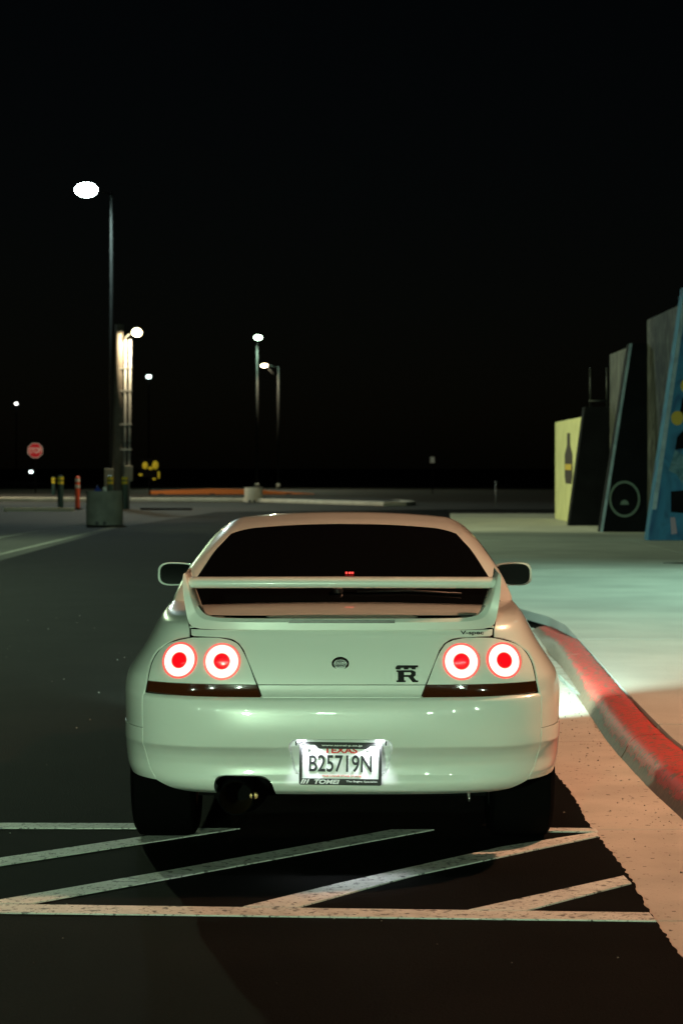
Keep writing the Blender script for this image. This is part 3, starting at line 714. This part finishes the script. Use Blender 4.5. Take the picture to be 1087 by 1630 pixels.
# wing blade
prof = [(.0, .004), (.004, .016), (.02, .025), (.07, .030), (.13, .026), (.18, .014), (.20, .0), (.198, -.006), (.17, -.011), (.10, -.014), (.03, -.013), (.006, -.008)]
bx_ = np.linspace(-.612, .612, 41); v = []; f = []
for x in bx_:
    for (a, b) in prof: v.append((x, .165 + a + .055*(abs(x)/.61)**3, 1.108 + b*1.0 + .004*(1-(x/.61)**2)))
c = len(prof)
for i in range(len(bx_)-1):
    for j in range(c): f.append((i*c+j, i*c+(j+1) % c, (i+1)*c+(j+1) % c, (i+1)*c+j))
f += [tuple(range(c)), tuple(range((len(bx_)-1)*c, len(bx_)*c))[::-1]]
wb = pyd('wing_blade', v, f, M['paint'], sp, True)
# third brake lamp slot in the lip
xs_ = np.linspace(-.205, .205, 31); v = []
for x in xs_:
    yy = float(Sy(np.array(abs(x)), np.array(.945)))-.0135
    for dz_, dy_ in ((-.006, 0), (.006, .0012), (.006, .015), (-.006, .015)): v.append((x, yy+dy_, .9745+dz_))
f = [(i*4+j, i*4+(j+1) % 4, (i+1)*4+(j+1) % 4, (i+1)*4+j) for i in range(30) for j in range(4)] + [(0, 1, 2, 3), (123, 122, 121, 120)]
bl = pyd('brake_light', v, f, mat('brake_lens', (.012, .003, .003), .35), sp)
bl.location = (0, -.002, -.0005)

# badges
lid_y = lambda x, z: float(Sy(np.array(x), np.array(z)))
x, z = px_to_m(-2, 1055, sP)
em = lathe('emblem', [(.033, .004), (.033, -.003), (.030, -.005), (.027, -.003), (.0, -.003)], M['badge'], trunk, n=36, axis='y', loc=(x, lid_y(x, z), z)); em.scale = (1, 1, .78)
ri = lathe('emblem_ring', [(.026, -.0035), (.026, -.006), (.021, -.006), (.021, -.0035)], M['chrome'], trunk, n=36, axis='y', loc=(x, lid_y(x, z), z)); ri.scale = (1, 1, .62)
box('emblem_bar', x-.026, x+.026, lid_y(x, z)-.008, lid_y(x, z)-.003, z-.0035, z+.0035, M['chrome'], trunk)
x, z = px_to_m(103, 1070, sP); yy = lid_y(x, z)
for pts in ([(-.043, .015), (-.043, .024), (-.037, .031), (.043, .031), (.043, .023), (.034, .023), (.034, .015), (.018, .015), (.018, .021), (.006, .021), (.006, .015), (-.012, .015), (-.012, .021), (-.024, .021), (-.024, .015)],
            [(-.040, -.034), (-.040, -.027), (-.034, -.027), (-.034, .005), (-.040, .005), (-.040, .012), (.022, .012), (.034, .006), (.034, -.008), (.026, -.014), (.036, -.027), (.044, -.027), (.044, -.034), (.022, -.034), (.006, -.014), (-.010, -.014), (-.010, -.027), (-.004, -.027), (-.004, -.034)]):
    prism('model_badge', [(x+a, z+b) for a, b in pts], yy-.008, yy-.0005, M['badge'], trunk, b=.001)
prism('badge_counter', [(x-.010, z-.006), (x+.014, z-.006), (x+.017, z-.001), (x+.014, z+.004), (x-.010, z+.004)], yy-.0088, yy-.0079, M['paint'], trunk)
x, z = px_to_m(207.5, 1008.3, sP); text('trim_badge', 'V-spec', x, z, .090, .0185, lid_y(x-.045, z)-.0006, M['ink'], trunk, .03, .002)

# --- quarter panels (rear corner wrapping to the side)
def ratio_t(x, z): return np.arcsin(np.clip(x/fW(z), 0, 1)**(fn(z)/2))
def quarter(zs, xin, sgn, name, m='paint', ext=None, **k):
    rows = []
    for z, x in zip(zs, xin):
        n = fn(z); t0 = ratio_t(x, z); y0 = fy0(z)
        t1 = math.pi/2 - .002
        if z < .33+ARCH:
            ye = YJ - math.sqrt(max(0, ARCH**2-(max(z, .33)-.33)**2))
            t1 = min(t1, math.acos(max(0, 1-(ye-y0)/(YJ-y0))**(n/2)))
        t = np.linspace(t0, t1, 46); xx = fW(z)*np.sin(t)**(2/n); y = y0+(YJ-y0)*(1-np.cos(t)**(2/n))
        r_ = np.stack([sgn*xx, y, np.full_like(t, z)], -1)
        rows.append(r_)
    P = np.array(rows)
    return panel(name, P, M[m], depth=.02, **k)
qz_px = [(1103, 317.5), (1095, 316), (1087, 314.2), (1075, 312.6), (1060, 309.8), (1050, 305.6), (1040, 299.3), (1033, 290.8), (1027, 282.8), (1021.4, 271.5), (1018.0, 261), (1015.6, 249.6), (1014.5, 245.2), (1010, 245), (1003, 245.5)]
qzz = [1.58-(a-740)/sP for a, b in qz_px]; qxx = [b/sP for a, b in qz_px]
fz = pchip(np.arange(len(qzz)), qzz); fx_ = pchip(np.arange(len(qzz)), qxx)
ii = np.linspace(0, len(qzz)-1, 58); qz = list(fz(ii)); qx = list(fx_(ii))
qz0 = list(np.linspace(.558, .693, 22)); qz = qz0 + qz; qx = [float(hw(min(z, .70)))+.004 - .007*max(0, (z-.675)/.018)**2 for z in qz0] + qx
for z in np.linspace(.95, 1.010, 16): qz.append(float(z)); qx.append(float(np.interp(z, [.945, .975, 1.012], [.597, .606, .632])))
for sgn in (-1, 1):
    quarter(qz, qx, sgn, 'quarter_panel')
    lz = np.linspace(.352, .553, 40)
    o = quarter(lz, [float(hw(z))+.004 for z in lz], sgn, 'bumper_corner')
    for vv in o.data.vertices:
        k = max(0, min(1, (abs(vv.co.x)-.78)/.1)); vv.co.x += sgn*.003*k
    o.data.update()

# --- sides, front and greenhouse
sec_r = pchip(zt, Wt)
sec_f = pchip([.2, .3, .45, .6, .7, .8, .88, .93, 1.012], [.82, .85, .862, .868, .862, .845, .82, .79, .74])
def side_x(y, z):
    a = np.clip((y-YJ)/.9, 0, 1); a = a*a*(3-2*a); W = sec_r(z)*(1-a) + sec_f(z)*a
    b = np.clip((y-3.0)/.5, 0, 1)*np.clip((4.3-y)/.6, 0, 1); W = W + .02*b
    q = np.clip((y-3.85)/.80, 0, 1); return W*(1-.42*q**3.2)
def side(name, ya, yb_, za, zb_, sgn, parent=CAR, nz=26, ny=30):
    rows = []
    for z in np.linspace(za, zb_, nz):
        a, b = ya, yb_
        if z < .33+ARCH:
            dd = math.sqrt(max(0, ARCH**2-(max(z, .33)-.33)**2))
            if ya < 2: a = max(ya, YJ+dd)
            if yb_ > 3.2 and yb_ < 3.9: b = min(yb_, YJ+WB-dd)
            if ya > 3.5: a = max(ya, YJ+WB+dd)
        y = np.linspace(a, b, ny); rows.append(np.stack([sgn*side_x(y, np.full_like(y, z)), y, np.full_like(y, z)], -1))
    return panel(name, np.array(rows), M['paint'], parent, depth=.02)
for s in (-1, 1):
    side('rear_side', YJ-.002, 1.80, .69, 1.010, s); side('rear_sill', 1.0, 1.80, .22, .687, s)
    dr = side('door', 1.804, 3.05, .34, .93, s); side('side_sill', 1.804, 3.05, .20, .336, s)
    yy_ = side_x(np.array(1.95), np.array(.80)); box('handle', min(s*yy_, s*(yy_+.02)), max(s*yy_, s*(yy_+.02)), 1.88, 2.04, .80, .83, M['paint'], dr, .006)
    side('front_fender', 3.054, 4.3, .69, .90, s); side('fender_front_sill', 3.054, 3.71, .22, .687, s); side('fender_nose', 3.711, 4.3, .25, .687, s)
# front bumper, bonnet
uz = np.linspace(-1, 1, 61); rows = []
for z in np.linspace(.22, .72, 24):
    W = side_x(np.array(4.302), np.array(z)); th = uz*math.pi/2; bul = .03*math.sin((z-.2)/.52*math.pi)
    rows.append(np.stack([W*np.sign(np.sin(th))*np.abs(np.sin(th))**.55, 4.302+(.33+bul)*np.abs(np.cos(th))**.75, np.full_like(uz, z)], -1))
fb = panel('front_bumper', np.array(rows), M['paint'])
box('grille', -.42, .42, 4.63, 4.665, .52, .64, M['black'], CAR); box('air_intake', -.5, .5, 4.64, 4.675, .28, .44, M['black'], CAR)
rows = []
for y in np.linspace(3.0, 4.55, 30):
    zc = pchip([3.0, 3.3, 3.8, 4.3, 4.55], [.985, .955, .90, .81, .735])(y)
    W = float(side_x(np.array(min(y, 4.29)), np.array(.90)))*.985*(1 if y < 4.3 else 1-.25*((y-4.3)/.25)**2)
    xs2 = np.linspace(-1, 1, 31); rows.append(np.stack([xs2*W, np.full(31, y), zc-.05*np.abs(xs2)**3], -1))
panel('bonnet', np.array(rows), M['paint'])
for s in (-1, 1):
    hl = bpy.data.objects.new('headlight', None); COL.objects.link(hl); hl.parent = CAR; hl.location = (s*.60, 4.52, .66)
    lathe('housing', [(.0, -.10), (.07, -.09), (.085, 0), (.078, .005), (.0, -.03)], M['chrome'], hl, n=28, axis='y')
    lathe('lens', [(.076, .006), (.06, .018), (0, .024)], M['head_lamp'], hl, n=28, axis='y')
    box('beam_blocker', -.16, .16, .135, .14, .004, .16, M['black'], hl)  # unseen plate added ahead of the lens to cut off the upper beam
    lamp('SPOT', 'head_light', (s*.60, 4.60, .66), 2200, (.56, 1, .86), (s*.6+1.0, 12.6, -.15), CAR, .009, 92, 1.0)

# greenhouse
zr = pchip([.72, .80, 1.05, 1.45, 1.78, 2.0, 2.3, 2.6, 2.85, 3.1, 3.36], [.975, 1.005, 1.103, 1.228, 1.302, 1.330, 1.350, 1.346, 1.303, 1.165, .985])
xg = pchip([.72, .80, 1.0, 1.2, 1.45, 1.55, 1.7, 1.8, 2.0, 2.3, 2.7, 3.0, 3.36], [.680, .668, .642, .606, .562, .54, .512, .497, .480, .472, .480, .56, .68])
Xs = pchip([.92, 1.0, 1.09, 1.18, 1.262, 1.307, 1.335], [.750, .722, .694, .648, .596, .556, .50])
def clipx(x, y, z):
    if z > 1.02: return x
    if y >= YJ: return min(x, float(side_x(np.array(y), np.array(min(z, 1.01))))-.004)
    y0 = float(fy0(z)); n = float(fn(z)); q = max(0, min(1, 1-(y-y0)/(YJ-y0)))
    return min(x, float(fW(z))*(max(1e-6, 1-q**n))**(1/n)-.004)
rows = []
for y in np.linspace(.74, 3.36, 70):
    c = float(zr(y)); e = float(xg(y)); ze = c-.022
    pts = [(e*u, c-.022*u**2.2) for u in np.linspace(0, 1, 9)]
    drop = float(np.interp(y, [.95, 1.6], [.013, .042]))
    zend = .93; zc_ = max(zend+.01, ze-.012*drop/.042)
    xo2 = float(Xs(max(zend, zc_-.03*drop/.042)))
    for t in np.linspace(.12, 1, 6):
        pts.append((e+(xo2-e)*t, ze - drop*t**1.8))
    zl = ze-drop
    for t in np.linspace(.1, 1, 8):
        z = zl + (zend-zl)*t
        pts.append((float(Xs(z)) + (xo2-float(Xs(max(zl, .92))))*(1-t), z))
    pts = [(clipx(a, y, b), b) for a, b in pts]
    full = [(-a, b) for a, b in pts[:0:-1]] + pts
    rows.append(np.stack([[a for a, b in full], np.full(len(full), y), [b for a, b in full]], -1))
GH = np.array(rows)
gho = grid('roof', GH, M['paint'], CAR, True)
def ghz(x, y): return zr(y) - .022*np.clip(np.abs(x)/xg(y), 0, 1.2)**2.2
# rear window pane, proud of the shell, top edge bowed
vv = np.linspace(0, 1, 40); uu = np.linspace(-1, 1, 61); rows = []
for v_ in vv:
    r_ = []
    for u in uu:
        yt = 1.785 - .03*abs(u)**2 - .075*max(0, (abs(u)-.80)/.20)**2.2
        y = .80 + (yt-.80)*v_; x = u*float(xg(y))*(1.0)
        r_.append((x, y, float(ghz(np.array(x), np.array(y))) + .004))
    rows.append(r_)
rw = panel('rear_window', np.array(rows), M['glass'], depth=.01)
rows = []
for v_ in np.linspace(0, 1, 24):
    y = 3.33 + (2.86-3.33)*v_; x = np.linspace(-1, 1, 41)*float(xg(y))*.98; rows.append(np.stack([x, np.full(41, y), ghz(x, np.full(41, y))+.004], -1))
panel('windshield', np.array(rows), M['glass'], depth=.01)
ncol = GH.shape[1]
for s in (-1, 1):
    rows = []
    for y in np.linspace(1.35, 2.98, 30):
        zt_ = min(1.28, float(zr(y))-.085); zz_ = np.linspace(.945, max(.955, zt_), 10)
        xo = np.array([float(Xs(q)) for q in zz_]) + .006; rows.append(np.stack([s*xo, np.full(10, y), zz_], -1))
    panel('side_window', np.array(rows), M['glass'], depth=.008)
# rear wiper and a small red display glowing behind the rear glass
def gp(x, y, o=.012): return (x, y, float(ghz(np.array(x), np.array(y)))+o)
wp = lathe('wiper_pivot', [(.022, -.004), (.022, .014), (.015, .02), (0, .02)], M['black'], rw, n=18, loc=gp(-.02, .885, .004))
tube('wiper_arm', [gp(-.02, .885, .018), gp(.12, .885, .022), gp(.30, .90, .016)], .006, M['black'], rw, 8)
tube('wiper_blade', [gp(.06, .872, .012), gp(.28, .888, .012), gp(.50, .878, .012)], .0055, M['black'], rw, 8)
for x0 in (.005, .019, .031): box('display', x0+.005, x0+.015, 1.055, 1.062, 1.112, 1.120, M['led_red'], rw)

# door mirrors
for s in (-1, 1):
    mr_ = bpy.data.objects.new('door_mirror', None); COL.objects.link(mr_); mr_.parent = CAR; mr_.location = (s*.845, 2.72, 1.028)
    a, b = .098, .057; v = []; rings = [(0, .90), (-.012, 1.0), (.02, 1.02), (.06, .90), (.10, .62), (.12, .25)]; n = 40
    for dy_, k in rings:
        for q in range(n):
            t = 2*math.pi*q/n; cx = math.copysign(abs(math.cos(t))**.62, math.cos(t)); cz = math.copysign(abs(math.sin(t))**.62, math.sin(t))
            v.append((cx*a*k, dy_, cz*b*k*(1 + .06*s*cx)))
    f = [(i*n+q, i*n+(q+1) % n, (i+1)*n+(q+1) % n, (i+1)*n+q) for i in range(len(rings)-1) for q in range(n)] + [tuple(range((len(rings)-1)*n, len(rings)*n))]
    pyd('housing', v, f, M['paint'], mr_, True)
    v2 = [v[q] for q in range(n)]; pyd('mirror_glass', [(p[0]*1.0, -.002+.004, p[2]*1.0) for p in v2] + [(p[0]*.97, .012, p[2]*.97) for p in v2], [tuple(range(n))] + [(q, (q+1) % n, n+(q+1) % n, n+q) for q in range(n)], M['mirror'], mr_)
    tube('stalk', [(-s*.06, .05, -.02), (-s*.13, .06, -.055)], .028, M['paint'], mr_, 12)

# wheels
def wheel(x, y, s):
    wq = bpy.data.objects.new('wheel', None); COL.objects.link(wq); wq.parent = CAR; wq.location = (x, y, WR)
    h = .1325
    lathe('tyre', [(.215, -h*.9), (.235, -h), (.29, -h), (.318, -h*.86), (.325, -h*.6), (.325, h*.6), (.318, h*.86), (.29, h), (.235, h), (.215, h*.9)], M['rubber'], wq, n=48, axis='x')
    lathe('rim', [(.222, -.12), (.228, -.12), (.222, -.1), (.205, -.06), (.205, .06), (.222, .12), (.228, .12)], M['rim'], wq, n=48, axis='x')
    for k in range(5):
        a = 2*math.pi*k/5; c_, s_ = math.cos(a), math.sin(a)
        poly = [(.03, -.035), (.215, -.028), (.215, .028), (.03, .035)]
        prism('spoke', [(p*c_-q*s_, p*s_+q*c_) for p, q in poly], s*.07, s*.095, M['rim'], wq, plane='yz', b=.004)
    lathe('hub', [(.05, s*.06), (.05, s*.10), (0, s*.105)], M['rim'], wq, n=20, axis='x')
for s in (-1, 1):
    wheel(s*.745, YJ, s); wheel(s*.735, YJ+WB, s)

# ================================================================ LAMPS OUT OF THE FRAME (some added to brighten the scene)
street_lamp('parking lot lamp left of the road, lighting the planter', -10.5, 43, 9.0, .9, 0, GREEN, 4600, 20, (.45, .25), (.35, -.55, -.9), 160, group='parking lot lamps', soft=.2)
street_lamp('added lamp left of the bollards, out of view, brightening the yellow wall', -13.8, 50, 9.0, .9, 0, (.86, 1, .55), 15000, 20, (.45, .25), (.93, .33, -.36), 62, group='parking lot lamps', soft=.2)  # unseen lamp added to brighten the yellow wall, cone kept off the buttresses
street_lamp('added lamp beside the traffic island, out of view, brightening the stop sign', -17.4, 97, 8.0, .9, 0, (1, .90, .64), 2800, 20, (.4, .22), (.5, .25, -.8), 165, group='parking lot lamps', soft=.2)  # unseen warm lamp added to brighten the island kerb and the sign
street_lamp('parking lot lamp with cold head behind the photographer', -4.6, -13, 3.2, .9, 0, (.64, 1, .63), 7400, 300, (.45, .25), (.18, .95, -.11), 60, group='parking lot lamps', soft=.25)
street_lamp('warm street lamp on the pavement, lighting the red kerb', 6.2, 11.2, 6.6, -1.0, 0, (1, .50, .28), 2300, 200, (.35, .2), (-.45, .1, -1), 140, group='parking lot lamps', soft=.2)
street_lamp('added lamp on the pavement, out of view, brightening the slabs', 9.2, 24, 8.5, -1.0, 0, (.52, 1, .78), 5200, 20, (.4, .22), (-.45, .0, -1), 100, group='parking lot lamps', soft=.2)  # unseen green lamp added to lift the middle of the pavement
for x, y, z, lb in ((-14, -30, 8, 'added sparkle lamp at the left edge of the road behind the photographer'), (9, -34, 8.5, 'added sparkle lamp on the pavement behind the photographer'), (-2, -48, 9, 'added sparkle lamp in the middle of the road behind the photographer'),
                    (-20, -24, 7.5, 'added sparkle lamp far out on the old lot behind the photographer'), (3.5, -30, 6.2, 'low added sparkle lamp by the kerb behind the photographer'), (-9, -42, 11, 'tallest added sparkle lamp behind the photographer'), (15, -27, 9, 'added sparkle lamp at the far side of the pavement behind the photographer')):
    street_lamp(lb, x, y, z, .8, 0, (.70, 1, .76), 0, 600, (.4, .22), (0, .8, -.6), 150, light=False, group='parking lot lamps')  # glowing heads added out of view to put sparkle dots in the car paint

# loose grit and small pale stones on the road and in the gutter
gv = []; gf = []; gr = random.Random(11)
for k in range(420):
    if k < 190: x = gr.uniform(-4.6, 1.05); y = gr.uniform(6.3, 24); q = gr.uniform(.002, .006)
    else: y = gr.uniform(6.4, 18); x = foot(y) - abs(gr.gauss(0, .16)) - .01; q = gr.uniform(.002, .007)
    if abs(x) < .95 and 8.3 < y < 13.2: continue
    b0 = len(gv); z = 0.0 if x < 1.09 else -.006
    for a, b, c in ((1, 0, .3), (-.5, .8, .25), (-.6, -.8, .3), (0, .1, 1.1), (0, 0, -.2)): gv.append((x+a*q*gr.uniform(.7, 1.4), y+b*q*1.3, z+c*q))
    gf += [(b0+i, b0+j, b0+m_) for i, j, m_ in ((0, 1, 3), (1, 2, 3), (2, 0, 3), (1, 0, 4), (2, 1, 4), (0, 2, 4))]
gravel = pyd('gravel', gv, gf, mat('grit', (.16, .15, .13), .8, noise=[(40, (.5, .48, .44), .5, .6), (23, (.03, .028, .025), .52, .6)])); gravel['kind'] = 'stuff'
